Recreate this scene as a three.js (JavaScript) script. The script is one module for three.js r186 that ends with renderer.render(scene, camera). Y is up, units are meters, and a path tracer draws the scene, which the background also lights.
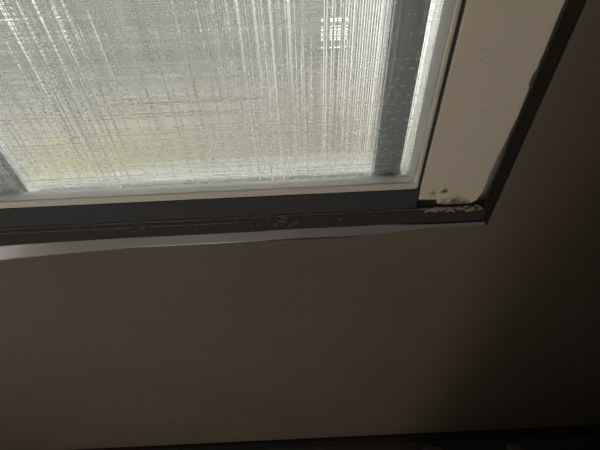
import * as THREE from 'three';
import { mergeGeometries } from 'three/addons/utils/BufferGeometryUtils.js';
import { RoundedBoxGeometry } from 'three/addons/geometries/RoundedBoxGeometry.js';

// ---------- camera, sky, exposure ----------
const scene = new THREE.Scene();
const camera = new THREE.PerspectiveCamera(55.23, 4 / 3, 0.02, 200);
camera.position.set(0, 1.74, 0.45);
camera.rotation.order = 'YXZ';
camera.rotation.set(-0.8472, 0, 0);
camera.rotateZ(-0.0473);
scene.add(camera);
scene.background = new THREE.Color().setRGB(2.85, 2.8, 2.68);   // bright even overcast sky
scene.environment = null;
const renderer = new THREE.WebGLRenderer({ antialias: true });
renderer.toneMapping = THREE.LinearToneMapping;
renderer.toneMappingExposure = 1.0;
renderer.shadowMap.enabled = true;
renderer.shadowMap.type = THREE.PCFSoftShadowMap;
const sun = new THREE.DirectionalLight(new THREE.Color().setRGB(1, 0.93, 0.8), 1.6);   // hazy sun high over the yard, behind the building's right
sun.position.set(6, 12, -9); sun.target.position.set(-0.5, -0.2, -3);
sun.castShadow = true; sun.shadow.radius = 6; sun.shadow.mapSize.set(2048, 2048);
Object.assign(sun.shadow.camera, { left: -9, right: 9, top: 9, bottom: -9, near: 0.5, far: 40 });
scene.add(sun, sun.target);

// ---------- helpers ----------
let seed = 20241;
const rnd = () => { seed = (seed + 0x6d2b79f5) | 0; let t = Math.imul(seed ^ (seed >>> 15), 1 | seed); t = (t + Math.imul(t ^ (t >>> 7), 61 | t)) ^ t; return ((t ^ (t >>> 14)) >>> 0) / 4294967296; };
const hash = (x, y, s) => { let h = Math.imul(x, 374761393) ^ Math.imul(y, 668265263) ^ Math.imul(s, 1274126177); h = Math.imul(h ^ (h >>> 13), 1274126177); return ((h ^ (h >>> 16)) >>> 0) / 4294967296; };
const sm = (t) => t * t * (3 - 2 * t);
function vnoise(x, y, s, period = 0) {
  const xi = Math.floor(x), yi = Math.floor(y), fx = sm(x - xi), fy = sm(y - yi);
  const w = (v) => (period ? ((v % period) + period) % period : v);
  const a = hash(w(xi), w(yi), s), b = hash(w(xi + 1), w(yi), s), c = hash(w(xi), w(yi + 1), s), d = hash(w(xi + 1), w(yi + 1), s);
  return (a + (b - a) * fx) * (1 - fy) + (c + (d - c) * fx) * fy;
}
const fbm = (x, y, s, oct = 4, period = 0) => { let v = 0, a = 0.5, n = 0; for (let i = 0; i < oct; i++) { v += a * vnoise(x, y, s + i, period); n += a; a *= 0.5; x *= 2; y *= 2; period *= 2; } return v / n; };
function tex(w, h, fn, srgb = false) {                       // fn(u, v) -> [r, g, b] in 0..1
  const d = new Uint8Array(w * h * 4);
  for (let j = 0; j < h; j++) for (let i = 0; i < w; i++) {
    const c = fn(i / w, j / h), k = (j * w + i) * 4;
    for (let q = 0; q < 3; q++) d[k + q] = Math.max(0, Math.min(255, Math.round(255 * (typeof c === 'number' ? c : c[q]))));
    d[k + 3] = 255;
  }
  const t = new THREE.DataTexture(d, w, h, THREE.RGBAFormat);
  t.wrapS = t.wrapT = THREE.RepeatWrapping; t.magFilter = THREE.LinearFilter; t.minFilter = THREE.LinearMipmapLinearFilter; t.generateMipmaps = true;
  if (srgb) t.colorSpace = THREE.SRGBColorSpace;
  t.needsUpdate = true; return t;
}
const lin = (r, g, b) => new THREE.Color().setRGB(r, g, b);
const mat = (color, o = {}) => new THREE.MeshPhysicalMaterial({ color, roughness: 0.7, ...o });
function uvMetres(g, sx = 1, sy = 1) {                        // box-projected uv in metres
  const p = g.attributes.position, n = g.attributes.normal, uv = new Float32Array(p.count * 2);
  for (let i = 0; i < p.count; i++) {
    const ax = Math.abs(n.getX(i)), ay = Math.abs(n.getY(i)), az = Math.abs(n.getZ(i));
    const [a, b] = az >= ax && az >= ay ? [p.getX(i), p.getY(i)] : ax >= ay ? [p.getZ(i), p.getY(i)] : [p.getX(i), p.getZ(i)];
    uv[2 * i] = a * sx; uv[2 * i + 1] = b * sy;
  }
  g.setAttribute('uv', new THREE.BufferAttribute(uv, 2)); return g;
}
function box(x0, x1, y0, y1, z0, z1, r = 0) {
  const g = r ? new RoundedBoxGeometry(x1 - x0, y1 - y0, z1 - z0, 2, r) : new THREE.BoxGeometry(x1 - x0, y1 - y0, z1 - z0);
  g.translate((x0 + x1) / 2, (y0 + y1) / 2, (z0 + z1) / 2);
  return uvMetres(g.index ? g.toNonIndexed() : g);
}
function mesh(name, geo, m, parent = scene) {
  const o = new THREE.Mesh(Array.isArray(geo) ? mergeGeometries(geo) : geo, m);
  o.name = name; o.castShadow = o.receiveShadow = true; parent.add(o); return o;
}
function tag(o, label, category, kind, group) {
  o.userData.label = label; o.userData.category = category;
  if (kind) o.userData.kind = kind;
  if (group) o.userData.group = group;
  return o;
}
function group(name) { const g = new THREE.Group(); g.name = name; scene.add(g); return g; }
// a slab with a rectangular hole, made of four boxes
const holed = (X0, X1, Y0, Y1, x0, x1, y0, y1, z0, z1) => [box(X0, x0, Y0, Y1, z0, z1), box(x1, X1, Y0, Y1, z0, z1), box(x0, x1, Y0, y0, z0, z1), box(x0, x1, y1, Y1, z0, z1)];
function roundRect(path, x0, x1, y0, y1, r, hole) {
  path.moveTo(x0 + r, y0); path.lineTo(x1 - r, y0); path.absarc(x1 - r, y0 + r, r, -Math.PI / 2, 0);
  path.lineTo(x1, y1 - r); path.absarc(x1 - r, y1 - r, r, 0, Math.PI / 2);
  path.lineTo(x0 + r, y1); path.absarc(x0 + r, y1 - r, r, Math.PI / 2, Math.PI);
  path.lineTo(x0, y0 + r); path.absarc(x0 + r, y0 + r, r, Math.PI, Math.PI * 1.5); return path;
}
function ring(x0, x1, y0, y1, r, w, z0, z1, bevel, wy = w) {
  const s = roundRect(new THREE.Shape(), x0 + bevel, x1 - bevel, y0 + bevel, y1 - bevel, Math.max(r, 0.0005));
  s.holes.push(roundRect(new THREE.Path(), x0 + w - bevel, x1 - w + bevel, y0 + wy - bevel, y1 - wy + bevel, Math.max(r - w, 0.0025) ));
  const g = new THREE.ExtrudeGeometry(s, { depth: z1 - z0 - 2 * bevel, bevelEnabled: bevel > 0, bevelThickness: bevel, bevelSize: bevel, bevelSegments: 3, curveSegments: 10 });
  g.translate(0, 0, z0 + bevel); return uvMetres(g);
}

// ---------- materials ----------
const plasterBump = tex(512, 512, (u, v) => 0.6 * fbm(u * 24, v * 24, 3, 4, 24) + 0.4 * fbm(u * 6, v * 6, 9, 3, 6));
const wallTone = tex(512, 512, (u, v) => { const k = 0.8 + 0.2 * fbm(u * 5, v * 5, 21, 5, 5) + 0.06 * (fbm(u * 90, v * 90, 5, 2, 90) - 0.5), w = fbm(u * 4, v * 4, 40, 3, 4); return [k, k * (0.985 + 0.01 * w), k * (0.94 + 0.05 * w)]; });
const M = {};
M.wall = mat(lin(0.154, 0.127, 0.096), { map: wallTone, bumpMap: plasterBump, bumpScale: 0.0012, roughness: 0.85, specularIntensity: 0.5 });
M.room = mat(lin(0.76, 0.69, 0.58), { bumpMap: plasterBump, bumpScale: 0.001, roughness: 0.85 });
M.ceiling = mat(lin(0.4, 0.35, 0.28), { roughness: 0.9 });
M.masonry = mat(lin(0.3, 0.3, 0.285), { bumpMap: plasterBump, bumpScale: 0.002, roughness: 0.95 });
const woodBump = tex(512, 512, (u, v) => fbm(u * 4, v * 60, 31, 4, 60));
M.floor = mat(lin(0.035, 0.028, 0.02), { bumpMap: woodBump, bumpScale: 0.0006, roughness: 0.6 });
M.light_blocker = mat(lin(0.05, 0.035, 0.022), { roughness: 0.7 });
M.gapShade = mat(lin(0.008, 0.007, 0.006), { roughness: 1, specularIntensity: 0 });
M.shadedTrim = mat(lin(0.018, 0.016, 0.012), { roughness: 0.95, specularIntensity: 0.2 });  // near-black: shade put into the colour of right return and baseboard
M.rail = mat(lin(0.055, 0.056, 0.056), { specularIntensity: 0.35, bumpMap: plasterBump, bumpScale: 0.0003, roughness: 0.55 });
M.ledge = mat(lin(0.048, 0.041, 0.034), { specularIntensity: 0.3, bumpMap: plasterBump, bumpScale: 0.001, roughness: 0.9 });
M.bead = mat(lin(0.2, 0.197, 0.185), { roughness: 0.25, clearcoat: 1, clearcoatRoughness: 0.1, bumpMap: plasterBump, bumpScale: 0.0005 });
M.seam = mat(lin(0.17, 0.13, 0.105), { roughness: 0.85 });
M.gasket = mat(lin(0.72, 0.73, 0.71), { roughness: 0.9, transmission: 0.55, thickness: 0 });
M.glazingBead = mat(lin(0.62, 0.57, 0.47), { roughness: 0.6 });
M.stile = mat(lin(0.46, 0.51, 0.5), { roughness: 0.5 });
M.stilePale = mat(lin(0.78, 0.85, 0.84), { roughness: 0.5 });
M.stileEdge = mat(lin(0.5, 0.54, 0.53), { roughness: 0.5 });
M.crumb = mat(lin(0.1, 0.088, 0.075), { roughness: 0.95 });
M.crust = mat(lin(0.34, 0.27, 0.2), { roughness: 0.95 });
M.scrap = mat(lin(0.1, 0.09, 0.075), { roughness: 0.95 });

// cream paint of the side casing: faint brush grain, dirt specks, mould and bare patches near its foot
const CX0 = 0.189, CY0 = 1.23, CW = 0.11, CH = 0.9;
const casingTone = tex(512, 2048, (u, v) => {
  const x = u * CW, y = v * CH;                                 // metres from the lower left corner
  let k = 0.95 + 0.08 * (fbm(u * 30, v * 12, 51, 3) - 0.5) + 0.05 * (fbm(u * 120, v * 480, 55, 2) - 0.5);
  let c = [0.72 * k, 0.62 * k, 0.48 * k];
  const blot = (bx, by, r, col, s, edge) => { const n = fbm(x * 260, y * 260, s, 4); const d = Math.hypot(x - bx, (y - by)) / r + (n - 0.5) * 1.5; if (d < 1) { const t = Math.min(1, (1 - d) * edge); c = c.map((q, i) => q + (col[i] - q) * t); } };
  blot(0.038, 0.037, 0.007, [0.13, 0.11, 0.085], 61, 1.6);
  blot(0.020, 0.034, 0.008, [0.26, 0.22, 0.17], 62, 0.9);
  blot(0.060, 0.014, 0.013, [0.14, 0.11, 0.07], 63, 1.4);
  blot(0.042, 0.012, 0.010, [0.30, 0.25, 0.17], 64, 1.2);
  blot(0.075, 0.010, 0.008, [0.18, 0.13, 0.09], 65, 1.2);
  const sp = hash(Math.floor(x / 0.0022), Math.floor(y / 0.0022), 77);
  if (sp > 0.9985) c = c.map((q) => q * 0.6);
  return c.map((q) => Math.pow(Math.max(q, 0), 1 / 2.2));
}, true);
casingTone.wrapS = casingTone.wrapT = THREE.ClampToEdgeWrapping;
M.casing = mat(lin(1, 1, 1), { map: casingTone, roughness: 0.5 });

// obscure glass: pressed crosswise linen weave with stronger ribs here and there
const GX0 = -0.4885, GX1 = 0.1805, GY0 = 1.279, GY1 = 2.06, GW = GX1 - GX0, GH = GY1 - GY0;
const NV = 224, NH = 262;                                     // ribs across and up the pane (3 mm pitch)
const ribV = [], ribH = [];
for (let i = 0; i < NV; i++) ribV.push(Math.pow(rnd(), 2.2));
for (let i = 0; i < NH; i++) ribH.push(Math.pow(rnd(), 2.2));
// some ribs are ground matt: single threads, bundles of threads and a scatter of matt dimples toward the left
const threadsV = [[-0.2525, 1.42, 1.56, 1, 0.55], [-0.2565, 1.40, 1.545, 0.8, 0.5], [-0.2368, 1.47, 1.55, 0.8, 0.55], [-0.2325, 1.48, 1.545, 0.7, 0.45], [-0.2165, 1.435, 1.555, 1.4, 0.6], [-0.304, 1.42, 1.53, 1, 0.35],
  [-0.057, 1.30, 1.9, 2.0, 0.7], [-0.0385, 1.28, 1.9, 2.4, 0.72], [-0.021, 1.28, 1.9, 2.0, 0.72], [-0.0015, 1.33, 1.9, 2.8, 0.85], [-0.0055, 1.38, 1.9, 1.2, 0.6], [0.0127, 1.43, 1.525, 1.8, 0.62], [-0.068, 1.36, 1.9, 1.3, 0.5], [-0.048, 1.3, 1.8, 1.2, 0.5], [-0.030, 1.3, 1.8, 1.2, 0.48], [-0.0115, 1.3, 1.9, 1.3, 0.5],
  [-0.082, 1.3, 1.6, 1.3, 0.4], [-0.1, 1.3, 1.7, 1.5, 0.4], [-0.125, 1.3, 1.6, 1.2, 0.35], [0.041, 1.3, 1.5, 1.2, 0.4], [0.056, 1.3, 1.9, 1.1, 0.42], [0.0715, 1.3, 1.9, 1.6, 0.5], [0.0885, 1.3, 1.9, 1.8, 0.5], [0.1018, 1.3, 1.9, 1.5, 0.62], [0.11, 1.3, 1.9, 1.2, 0.4], [0.028, 1.3, 1.45, 1.1, 0.35], [-0.15, 1.3, 1.55, 1.2, 0.32], [-0.185, 1.32, 1.5, 1.2, 0.32], [0.161, 1.28, 2, 5, 0.7]];
const threadsH = [[1.437, -0.27, -0.06, 2.6, 0.55], [1.4178, -0.27, -0.1, 2.2, 0.55], [1.3912, -0.30, 0.0, 2.6, 0.6], [1.546, -0.4, -0.12, 0.7, 0.4], [1.472, -0.16, 0.11, 1.4, 0.42], [1.4435, -0.16, 0.11, 1.2, 0.42], [1.4217, -0.2, 0.11, 1.6, 0.48], [1.40, -0.25, 0.11, 1.2, 0.42], [1.372, -0.3, 0.1, 1.8, 0.5], [1.352, -0.4, 0.1, 1.5, 0.5], [1.335, -0.45, 0.1, 1.8, 0.52], [1.318, -0.45, 0.1, 1.8, 0.5], [1.36, -0.2, 0.1, 1.2, 0.4], [1.305, -0.45, 0.1, 1.6, 0.5], [1.457, -0.1, 0.11, 1.1, 0.35], [1.5, -0.12, 0.1, 0.9, 0.3], [1.52, -0.3, 0.1, 0.9, 0.28]];
const band = (d, w) => Math.exp(-(d * d) / (w * w));
const glintFacets = [];                                             // square prisms shaped into the glass to make a cluster of glints
for (const [fx, fw] of [[0.0354, 0.0012], [0.0455, 0.0022], [0.0506, 0.0012], [0.0548, 0.003], [0.0632, 0.0014]]) for (const [y0, y1] of [[1.5305, 1.5350], [1.5085, 1.5255], [1.4985, 1.5022]]) glintFacets.push([fx - fw / 2 - 0.0004, fx + fw / 2 + 0.0004, y0, y1]);
function threadAt(x, y, hk = 1) {
  let m = 0;
  for (const [sx, y0, y1, w, k] of threadsV) { const d = x - sx; if (Math.abs(d) < 0.006 && y > y0 - 0.02 && y < y1 + 0.02) { const e = sm(Math.min(1, Math.max(0, (y - y0) / 0.02 + 0.5))) * sm(Math.min(1, Math.max(0, (y1 - y) / 0.02 + 0.5))); m = Math.max(m, k * e * band(d + 0.0006 * (fbm(y * 160, sx * 99, 7, 2) - 0.5), w * 0.0006 + 0.00025) * (0.65 + 0.6 * vnoise(y * 420, sx * 700, 8))); } }
  for (const [sy, x0, x1, w, k] of threadsH) { const d = y - sy; if (Math.abs(d) < 0.008 && x > x0 - 0.04 && x < x1 + 0.04) { const e = sm(Math.min(1, Math.max(0, (x - x0) / 0.06 + 0.5))) * sm(Math.min(1, Math.max(0, (x1 - x) / 0.04 + 0.5))); m = Math.max(m, hk * k * e * band(d + 0.003 * (fbm(x * 30, sy * 99, 9, 3) - 0.5), w * 0.0009 + 0.0003) * (0.35 + 0.9 * vnoise(x * 190, sy * 700, 10))); } }
  return m;
}
const weave = tex(2048, 2048, (u, v) => {
  const a = u * NV, b = v * NH, i = Math.floor(a) % NV, j = Math.floor(b) % NH;
  const fa = a - Math.floor(a), fb = b - Math.floor(b);
  const va = 0.35 + 0.65 * vnoise(a * 0.5, v * 9, 91), vb = 0.35 + 0.65 * vnoise(u * 9, b * 0.5, 92);
  const hv = (0.35 + 0.65 * ribV[i]) * va * 4 * fa * (1 - fa), hh = (0.4 + 0.35 * ribH[j]) * vb * 4 * fb * (1 - fb);
  const X = GX0 + u * GW - 0.048, Y = GY0 + v * GH - 1.517, calm = 1 - 0.7 * Math.exp(-(X * X / 0.0006 + Y * Y / 0.0009));
  const facet = glintFacets.some(([x0, x1, y0, y1]) => X + 0.048 > x0 && X + 0.048 < x1 && Y + 1.517 > y0 && Y + 1.517 < y1);
  const mid = band(X + 0.048 + 0.03, 0.16), fine = 0.75 * mid * Math.max(0, ribV[i] - 0.3) * Math.pow(vnoise(i * 0.77, v * 16, 96), 1.5) * (fa > 0.15 && fa < 0.75 ? 1 : 0) + 0.3 * Math.max(0, ribH[j] - 0.4) * vnoise(u * 12, j * 0.77, 98) * (fb > 0.2 && fb < 0.7 ? 1 : 0);
  const th = v > 0.44 ? 0 : facet ? 1.2 : Math.min(1, threadAt(X + 0.048, Y + 1.517, 0.5) * 1.6) * (0.5 + 0.5 * sm(Math.min(1, Math.max(0, (Y + 1.517 - 1.37) / 0.09)))), rp = v * GH / 0.0019, rf = rp - Math.floor(rp);
  return 0.467 * (calm * (0.55 * hv + 0.36 * hh) + 0.05 * fbm(u * 420, v * 480, 97, 1)) + 0.22 * Math.max(th, fine) * 1.5 * rf;
});
weave.wrapS = weave.wrapT = THREE.ClampToEdgeWrapping;
const matt = tex(2048, 1792, (u, v) => {
  const x = GX0 + u * GW, y = GY0 + v * GH;
  if (y > 1.62) { const a0 = Math.floor(u * NV), b0 = Math.floor(v * NH); return 0.1 + 0.3 * ribV[a0 % NV] * vnoise(a0 * 0.5, v * 14, 93) + 0.2 * ribH[b0 % NH]; }
  let m = 0.95 * threadAt(x, y);
  const a = u * NV, b = v * NH, i = Math.floor(a), j = Math.floor(b), fa = a - i, fb = b - j;
  const cell = hash(i, j, 303), dot = 16 * fa * (1 - fa) * fb * (1 - fb);
  m = Math.max(m, (0.05 + 0.26 * ribV[i % NV] * vnoise(i * 0.7, v * 18, 94) + 0.26 * ribH[j % NH] * vnoise(u * 12, j * 0.7, 95) + 0.10 * cell * dot));
  const left = sm(Math.min(1, Math.max(0, (-0.19 - x) / 0.12))) * sm(Math.min(1, Math.max(0, (1.53 - y) / 0.06)));
  if (left > 0) { const P = 0.0125, gx = x / P + 0.35 * Math.floor(y / P), gy = y / P, ci = Math.floor(gx), cj = Math.floor(gy); const h = hash(ci, cj, 404), dx = gx - ci - 0.35 - 0.3 * h, dy = gy - cj - 0.35 - 0.3 * hash(ci, cj, 405); m = Math.max(m, left * (0.25 + 0.4 * h) * Math.exp(-(dx * dx * 7 + dy * dy * 30))); const h2 = fbm(x * 330 + y * 160, y * 300, 406, 2); m = Math.max(m, left * 0.6 * Math.max(0, h2 - 0.35)); }
  return Math.min(1, m);
});
matt.wrapS = matt.wrapT = THREE.ClampToEdgeWrapping;
M.glass = mat(lin(0.97, 0.985, 0.97), { transmission: 1, thickness: 0.004, ior: 1.5, roughness: 0.9, roughnessMap: matt, bumpMap: weave, bumpScale: 0.003 });

// ---------- the room ----------
const RX0 = -1.35, RX1 = 1.7, RZ1 = 2.6, RH = 2.4;
const OX0 = -0.610, OX1 = 0.3025, OY0 = 1.1945, OY1 = 2.17;      // opening in the wall lining
const shoulder = new THREE.Shape();                             // the wall lining rises a little under the right end of the ledge
shoulder.moveTo(0.085, 1.1945); shoulder.lineTo(OX1, 1.1945); shoulder.lineTo(OX1, 1.2090); shoulder.lineTo(0.23, 1.2083);
for (let k = 1; k < 10; k++) { const x = 0.23 - 0.014 * k; shoulder.lineTo(x, 1.1985 + 0.0095 * sm((x - 0.09) / 0.14)); }
shoulder.closePath();
const shoulderGeo = new THREE.ExtrudeGeometry(shoulder, { depth: 0.0068, bevelEnabled: false }).translate(0, 0, -0.0068);
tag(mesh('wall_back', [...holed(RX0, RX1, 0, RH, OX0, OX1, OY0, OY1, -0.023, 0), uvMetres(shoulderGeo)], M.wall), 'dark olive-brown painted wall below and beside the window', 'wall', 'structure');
tag(mesh('wall_outer', holed(RX0 - 0.2, RX1 + 0.2, -0.2, RH + 0.2, -0.515, 0.207, 1.245, 2.09, -0.13, -0.046), M.masonry), 'masonry around the window opening behind the casing', 'wall', 'structure');
tag(mesh('floor', box(RX0, RX1, -0.2, 0, 0, RZ1), M.floor), 'dark floor at the foot of the wall', 'floor', 'structure');
tag(mesh('ceiling', box(RX0, RX1, RH, RH + 0.2, 0, RZ1), M.ceiling), 'plain ceiling of the room', 'ceiling', 'structure');
// left wall with an unseen opening, added to light the interior
{
  const g = holed(0, RZ1, 0, RH, 0.55, 1.35, 1.05, 2.1, 0, 0.2).map((q) => q.rotateY(-Math.PI / 2));
  tag(mesh('wall_left', g.map((q) => uvMetres(q.translate(RX0, 0, 0))), M.room), 'left wall of the room with an opening added for light', 'wall', 'structure');
}
tag(mesh('wall_right', box(RX1, RX1 + 0.2, 0, RH, 0, RZ1), M.wall), 'right wall of the room', 'wall', 'structure');
tag(mesh('wall_front', holed(RX0, RX1, 0, RH, -1.3, -0.45, 0.35, 2.3, RZ1, RZ1 + 0.2), M.room), 'wall behind the viewer with an opening added to let in daylight', 'wall', 'structure');  // opening added behind the viewer to light the wall from the front left
tag(mesh('baseboard_back', box(RX0, RX1, 0, 0.07, 0, 0.014, 0.004), M.shadedTrim), 'low baseboard at the foot of the wall, darkened to stand for shade', 'baseboard', 'structure');

// unseen blocker added to keep the rear opening's light off the wall's right
{
  const c = group('light_blocker'); c.position.set(0.765, 0, 0.79);
  tag(c, 'tall unseen blocker added behind the viewer to shade the right of the wall', 'light_blocker');
  mesh('body', box(-0.62, 0.62, 0, 2.3, -0.28, 0.28, 0.006), M.light_blocker, c);
  for (const k of [-1, 1]) {
    const d = mesh('door', box(k < 0 ? -0.615 : 0.003, k < 0 ? -0.003 : 0.615, 0.08, 2.27, 0.2815, 0.3, 0.004), M.light_blocker, c);
    mesh('handle', box(k * 0.05 - 0.008, k * 0.05 + 0.008, 1.0, 1.15, 0.3005, 0.32, 0.004), M.rail, d);
  }
}

// ---------- recess around the window: dark ledge, side returns painted dark for shade, grey rounded front edge ----------
{
  const s = new THREE.Shape();                                   // side profile of the ledge (z, y)
  s.moveTo(-0.0225, 1.1950); s.lineTo(-0.0225, 1.2300); s.lineTo(-0.0190, 1.2296); s.lineTo(-0.0070, 1.2150); s.lineTo(-0.0070, 1.1950); s.closePath();
  const g = new THREE.ExtrudeGeometry(s, { depth: OX1 - OX0 - 0.002, bevelEnabled: false });
  const p = g.attributes.position;                               // shape x -> z, depth -> x
  const src = new THREE.ExtrudeGeometry(s, { depth: OX1 - OX0 - 0.002, bevelEnabled: false }).attributes.position;
  for (let i = 0; i < p.count; i++) p.setXYZ(i, OX1 - 0.001 - src.getZ(i), src.getY(i), src.getX(i));
  g.computeVertexNormals(); uvMetres(g);
  tag(mesh('trim_1', g, M.ledge), 'dark dirty sloping ledge under the window rail', 'window ledge', 'structure');
}
{
  const t = group('trim_2');
  tag(t, 'side and top returns of the window recess, shade painted into their colour', 'reveal', 'structure');
  mesh('side_return', box(OX1 - 0.004, OX1 - 0.0002, OY0 + 0.004, OY1 - 0.001, -0.0228, -0.0004), M.shadedTrim, t);
  mesh('side_return', box(OX0 + 0.0002, OX0 + 0.004, OY0 + 0.004, OY1 - 0.001, -0.0228, -0.0004), M.ledge, t);
  mesh('gap_shade', box(0.283, OX1 - 0.0042, OY0 + 0.03, OY1 - 0.005, -0.0458, -0.0453), M.gapShade, t);  // near-black strip painted in as the shade beside the casing
  mesh('top_return', box(OX0 + 0.0045, OX1 - 0.0045, OY1 - 0.0045, OY1 - 0.0005, -0.0228, -0.0004), M.ledge, t);
}
// a long bevelled edge strip whose lower line waves: short front, flat bevel leaning back, buried rear
function edgeBead(x0, x1, n, lower, upper) {
  const pos = [], idx = [], prof = [[0, 0, -0.003], [0, 0.7, 0], [0.06, 0.95, 0], [0.14, 1, 0], [0.2, 0.97, 0.04], [0.4, 0.97, 0.29], [0.6, 0.97, 0.53], [0.8, 0.97, 0.77], [0.95, 0.97, 0.95], [1, 0.9, 1.04], [0.98, 0.9, 1.12], [0.4, 0.9, 1.12]], K = prof.length;
  for (let i = 0; i <= n; i++) {
    const x = x0 + (x1 - x0) * i / n, a = lower(x), h = upper(x) - a, back = 0.66 * h, d = Math.min(0.0026, 0.16 * h) + 0.4 * Math.max(0, 1.1965 - a);
    for (const [t, out, b] of prof) pos.push(x, a + h * t, b < 0 ? b : d * out - back * b);
  }
  for (let i = 0; i < n; i++) for (let k = 0; k < K; k++) { const q = i * K + k, w = i * K + (k + 1) % K; idx.push(q, q + K, w, w, q + K, w + K); }
  const g = new THREE.BufferGeometry(); g.setAttribute('position', new THREE.Float32BufferAttribute(pos, 3)); g.setIndex(idx); g.computeVertexNormals();
  return uvMetres(g);
}
{
  const low = (x) => 1.1955 + 0.0022 * (fbm(x * 9 + 7, 3, 111, 3) - 0.5) + 0.004 * (1 / (1 + Math.exp(-(x + 0.055) / 0.012))) - (x < -0.25 ? 0.012 * Math.pow((-0.25 - x) / 0.25, 1.3) : 0) + 0.0095 * sm(Math.min(1, Math.max(0, (x - 0.09) / 0.14)));
  const high = (x) => 1.2140 - (x < -0.3 ? 0.006 * sm(Math.min(1, (-0.3 - x) / 0.2)) : 0);
  tag(mesh('trim_3', edgeBead(OX0 + 0.002, OX1 - 0.0042, 160, low, high), M.bead), 'wavy glossy grey bevelled edge strip along the top of the wall', 'edge strip', 'structure');
}

// ---------- the window ----------
const win = group('window_1');
tag(win, 'dark-framed window with linen-patterned obscure glass', 'window', 'structure');
mesh('bottom_rail', box(-0.4965, 0.1885, 1.2305, 1.2725, -0.045, -0.0235, 0.0012), M.rail, win);
mesh('side_frame', box(0.1841, 0.1887, 1.2728, 2.064, -0.045, -0.0275), M.rail, win);
mesh('side_frame', box(-0.4967, -0.4921, 1.2728, 2.064, -0.045, -0.0275), M.rail, win);
mesh('top_rail', box(-0.4965, 0.1885, 2.0665, 2.108, -0.045, -0.0235, 0.0012), M.rail, win);
mesh('glazing_bead', ring(-0.4918, 0.1838, 1.2730, 2.0662, 0.004, 0.0062, -0.036, -0.0245, 0.002, 0.013), M.glazingBead, win);
mesh('gasket', ring(-0.4855, 0.1775, 1.2865, 2.053, 0.0135, 0.0115, -0.0345, -0.0268, 0.0022), M.gasket, win);
{
  const g = new THREE.BoxGeometry(GW, GH, 0.004); g.translate((GX0 + GX1) / 2, (GY0 + GY1) / 2, -0.0367);
  const pane = mesh('window_pane', g, M.glass, win); pane.userData.label = 'pane of linen-patterned obscure glass';
}
// outer frame seen through the glass
const fr = group('outer_frame');
tag(fr, 'slim grey outer frame bars seen through the patterned glass', 'window frame', 'structure'); fr.name = 'window_2';
for (const [a, b, c, m] of [[0.1140, 0.1215, 0.1545, M.stile], [-0.4145, -0.4230, -0.4560, M.stilePale]]) {
  const st = mesh('stile', box(Math.min(b, c), Math.max(b, c), 1.2465, 2.0885, -0.062, -0.0400, 0.002), m, fr);
  mesh('stile_edge', box(Math.min(a, b), Math.max(a, b), 1.2465, 2.0885, -0.060, -0.0430, 0.001), M.stileEdge, st);
}
mesh('bottom_rail', box(-0.513, 0.205, 1.2465, 1.264, -0.1, -0.0855, 0.002), M.stileEdge, fr);
mesh('top_rail', box(-0.513, 0.205, 2.05, 2.0885, -0.1, -0.0855, 0.002), M.stileEdge, fr);

// ---------- cream casing boards ----------
function casing(flip) {
  const s = new THREE.Shape(), top = 2.108, pts = [];
  pts.push([0.1892, 1.2515], [0.204, 1.2500], [0.2185, 1.2497], [0.2200, 1.2450], [0.2215, 1.2405], [0.2270, 1.2385], [0.2340, 1.2362], [0.2450, 1.2372], [0.2560, 1.2362], [0.2660, 1.2378], [0.2760, 1.2372]);
  pts.push([0.2840, 1.2460], [0.2880, 1.2630]);
  for (let y = 1.28; y < top; y += 0.006) {
    let x = 0.2878 + 0.0065 * sm(Math.min(1, Math.max(0, (y - 1.29) / 0.12))) + 0.0009 * (fbm(y * 60, 2, 131, 3) - 0.5);
    if (y > 1.447 && y < 1.463) x -= 0.0018 + 0.0014 * hash(Math.round(y * 1000), 1, 7);
    if (y > 1.474 && y < 1.484) x -= 0.0012;
    pts.push([x, y]);
  }
  pts.push([0.2945, top], [0.1892, top]);
  s.setFromPoints(pts.map(([x, y]) => new THREE.Vector2(x, y)));
  const g = new THREE.ExtrudeGeometry(s, { depth: 0.0195, bevelEnabled: true, bevelThickness: 0.0012, bevelSize: 0.0008, bevelOffset: -0.0008, bevelSegments: 2 });
  g.translate(0, 0, -0.0452 + 0.0012);
  const p = g.attributes.position, uv = g.attributes.uv;
  for (let i = 0; i < p.count; i++) uv.setXY(i, (p.getX(i) - CX0) / CW, (p.getY(i) - CY0) / CH);
  if (flip) { g.scale(-1, 1, 1); g.translate(-0.308, 0, 0); const ix = g.attributes; for (let i = 0; i < p.count; i += 3) for (const k of ['position', 'normal', 'uv']) { const A = ix[k], n = A.itemSize, a = A.array; for (let q = 0; q < n; q++) { const t = a[(i + 1) * n + q]; a[(i + 1) * n + q] = a[(i + 2) * n + q]; a[(i + 2) * n + q] = t; } } }
  return g;
}
tag(mesh('trim_4', casing(false), M.casing), 'cream painted casing board right of the glass, chipped edge and mouldy foot', 'casing board', 'structure');
tag(mesh('trim_5', casing(true), M.casing), 'cream painted casing board left of the glass outside the view', 'casing board', 'structure');

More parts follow.
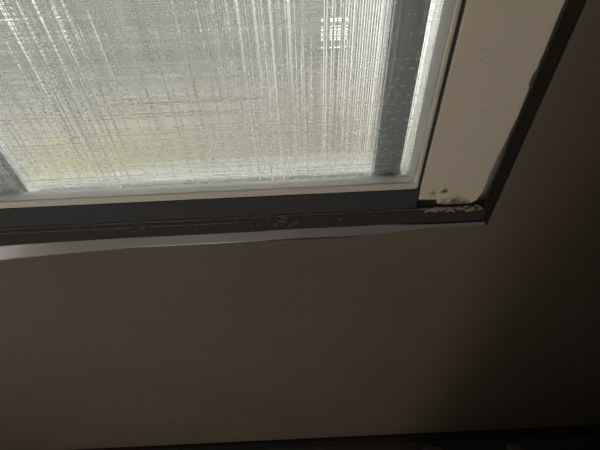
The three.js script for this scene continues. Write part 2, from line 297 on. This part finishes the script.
// ---------- dirt along the joint between rail and ledge ----------
function thread(x0, x1, n, y, z, r, s) {                          // thin uneven line of old sealant
  const pts = []; for (let i = 0; i <= n; i++) { const x = x0 + (x1 - x0) * i / n; pts.push(new THREE.Vector3(x, y(x) + 0.0012 * (fbm(x * 60, 1, s, 2) - 0.5), z(x))); }
  const g = new THREE.TubeGeometry(new THREE.CatmullRomCurve3(pts), n * 2, r, 6, false), p = g.attributes.position, c = g.attributes.normal;
  for (let i = 0; i < p.count; i++) { const k = (fbm(p.getX(i) * 140, 3, s + 5, 2) - 0.5) * r * 1.6; p.setXYZ(i, p.getX(i), p.getY(i) + c.getY(i) * k, p.getZ(i) + c.getZ(i) * k); }
  g.computeVertexNormals(); return g;
}
const seam = group('trim_6'); tag(seam, 'thin brownish line of old sealant under the dark rail', 'sealant line', 'structure');
mesh('sealant_line', thread(OX0 + 0.012, 0.2, 150, () => 1.2304, () => -0.0217, 0.0011, 141), M.seam, seam);
mesh('sealant_line', thread(OX0 + 0.012, -0.1, 110, () => 1.2255, () => -0.0158, 0.0006, 151), M.seam, seam);
{
  const flakes = [];
  const put = (x, y, z, w, h, t) => {
    const g = new THREE.IcosahedronGeometry(1, 1), p = g.attributes.position, s = Math.floor(rnd() * 999);
    for (let i = 0; i < p.count; i++) { const k = 0.65 + 0.7 * hash(Math.round(p.getX(i) * 50), Math.round(p.getY(i) * 50 + p.getZ(i) * 77), s); p.setXYZ(i, p.getX(i) * k * w, p.getY(i) * k * t, p.getZ(i) * k * h); }
    g.rotateY((rnd() - 0.5) * 1.2); g.rotateX(0.77); g.translate(x, y, z); g.computeVertexNormals(); flakes.push(g);
  };
  const onLedge = (z) => 1.2150 + (-0.004 - z) * 0.975;
  for (let i = 0; i < 34; i++) {
    const near = i < 22, x = near ? -0.05 + (rnd() + rnd() - 1) * 0.06 : -0.5 + rnd() * 0.75, z = -0.0185 + Math.pow(rnd(), near ? 1 : 2.5) * 0.010;
    put(x, onLedge(z) + 0.0006, z, 0.0012 + 0.0032 * rnd() * (near ? 1 : 0.6), 0.0008 + 0.0012 * rnd(), 0.0006);
  }
  const loose = flakes.splice(0);
  for (let i = 0; i < 55; i++) {                                     // ragged crust under the foot of the casing
    const x = 0.200 + 0.092 * rnd(), z = -0.0195 + 0.004 * rnd();
    put(x, onLedge(z) + 0.002 + 0.003 * rnd(), z, 0.0016 + 0.0045 * rnd(), 0.0008 + 0.001 * rnd(), 0.001);
  }
  tag(mesh('paint_crust', flakes.map((g) => uvMetres(g.index ? g.toNonIndexed() : g)), M.crust), 'ragged pale crust of old paint under the casing foot', 'paint crust', 'stuff');
  tag(mesh('dirt_crumbs', loose.map((g) => uvMetres(g.index ? g.toNonIndexed() : g)), M.crumb), 'crumbs of dirt and flaked paint along the window ledge', 'dirt', 'stuff');
}

// ---------- pale scraps on the dark floor ----------
function scrap(name, x, z, w, label) {
  const g = new THREE.IcosahedronGeometry(w, 3), p = g.attributes.position;
  for (let i = 0; i < p.count; i++) { const X = p.getX(i), Y = p.getY(i), Z = p.getZ(i), k = 0.7 + 0.6 * fbm(X / w * 2 + 9, Y / w * 2 + Z / w * 3 + 9, 171 + Math.round(x * 10), 3); p.setXYZ(i, X * k * 1.4, Math.max(Y * k * 0.5, -w * 0.3), Z * k * 0.7); }
  g.computeBoundingBox(); g.translate(0, -g.boundingBox.min.y, 0); g.computeVertexNormals();
  const o = mesh(name, uvMetres(g), M.scrap); o.position.set(x, 0, z); return tag(o, label, 'scrap');
}
scrap('crumpled_scrap', 0.74, 0.045, 0.022, 'faint pale crumpled scrap on the dark floor toward lower right');
scrap('crumpled_scrap_001', 0.445, 0.045, 0.026, 'faint brownish crumpled scrap on the dark floor, nearer the middle');

// ---------- outside ----------
const slabTone = tex(512, 512, (u, v) => { const k = 0.75 + 0.5 * (fbm(u * 6, v * 6, 201, 5, 6) - 0.3); return [k, k * 0.99, k * 0.96]; });
M.concrete = mat(lin(0.195, 0.193, 0.182), { map: slabTone, roughness: 0.95 });
M.asphalt = mat(lin(0.06, 0.067, 0.063), { map: slabTone, roughness: 0.95 });
M.sand = mat(lin(0.172, 0.158, 0.135), { map: slabTone, roughness: 0.95 });
M.leaf = mat(lin(0.36, 0.38, 0.06), { roughness: 0.7 });
M.stem = mat(lin(0.16, 0.12, 0.08), { roughness: 0.9 });
M.white = mat(lin(0.85, 0.85, 0.83), { roughness: 0.4 });
tag(mesh('ground', box(-30, 30, -0.4, -0.2, -40, -0.131), M.concrete), 'pale paved ground outside the window', 'ground', 'structure');
tag(mesh('driveway', box(-14, 14, -0.2, -0.185, -14, -2.95), M.asphalt), 'darker grey strip of ground across the top of the glass', 'driveway', 'structure');
tag(mesh('path', box(-0.25, 0.795, -0.2, -0.19, -2.95, -1.2), M.sand), 'warm beige paving behind the right half of the glass', 'paving', 'structure');
tag(mesh('added_garden_wall', box(0.8, 0.95, -0.2, 0.9, -3.1, -0.7, 0.006), M.white), 'white garden wall added to brighten the strip of glass beside the dark stile', 'garden wall', 'structure');  // made-up wall, its white face brightens the strip beside the stile
// made-up white posts, added so the ribbed glass draws bright upright streaks
[[-0.62, -2.75, 0.03], [-0.44, -2.65, 0.022], [-0.27, -2.6, 0.03], [-0.05, -2.55, 0.024], [-1.95, -2.6, 0.012], [-1.62, -2.75, 0.014]].forEach(([x, z, w], i) => {
  const where = ['leftmost of the four pale posts added for bright streaks mid glass', 'second from left of the four pale posts added for bright streaks', 'third from left of the four pale posts added for bright streaks', 'rightmost of the four pale posts added for bright streaks', 'left of two thin stakes added for streaks at the upper left', 'right of two thin stakes added for streaks at the upper left'][i];
  const p = group((i < 4 ? 'streak_post' : 'streak_stake') + (i % 4 ? '_00' + (i % 4) : '')); p.position.set(x, -0.2, z);
  mesh('shaft', box(-w / 2, w / 2, 0, 1.2, -w / 2, w / 2, w * 0.2), M.white, p);
  mesh('cap', new THREE.ConeGeometry(w * 0.8, w, 4).rotateY(Math.PI / 4).translate(0, 1.2 + w / 2, 0), M.white, p);
  tag(p, where, i < 4 ? 'post' : 'stake', null, i < 4 ? 'white posts added for streaks' : 'thin stakes added for streaks');
});
{
  const prof = [[0, 0], [0.095, 0], [0.1, 0.01], [0.118, 0.2], [0.124, 0.2], [0.124, 0.22], [0.112, 0.222], [0.1, 0.225], [0, 0.235]].map(([x, y]) => new THREE.Vector2(x, y));
  const t = mesh('glint_tub', uvMetres(new THREE.LatheGeometry(prof, 24)), M.white); t.position.set(0.42, -0.185, -3.6);  // made-up tub, added as the bright source of a glint
  tag(t, 'small white tub added for the glint at the upper right of the glass', 'tub');
}
{
  const b = group('shrub'); b.position.set(-1.22, -0.2, -1.52); b.scale.setScalar(1.1);
  tag(b, 'yellow-green shrub blurred behind the lower left of the glass', 'shrub');
  const leafG = []; const leaf = new THREE.SphereGeometry(1, 6, 4).toNonIndexed();
  for (let i = 0; i < 900; i++) {
    const th = rnd() * 6.283, ph = Math.acos(1 - rnd() * 1.1), r = 0.2 * (0.75 + 0.25 * rnd());
    const g = leaf.clone(); g.scale(0.028, 0.004, 0.014); g.rotateZ((rnd() - 0.5) * 1.2); g.rotateY(rnd() * 6.283);
    g.translate(Math.cos(th) * Math.sin(ph) * r * 1.25, 0.22 + Math.cos(ph) * r * 0.9, Math.sin(th) * Math.sin(ph) * r); leafG.push(g);
  }
  const f = mesh('foliage', leafG, M.leaf, b); f.userData.kind = 'stuff';
  mesh('stem', new THREE.CylinderGeometry(0.012, 0.018, 0.25, 8).translate(0, 0.125, 0), M.stem, b);
}

renderer.render(scene, camera);
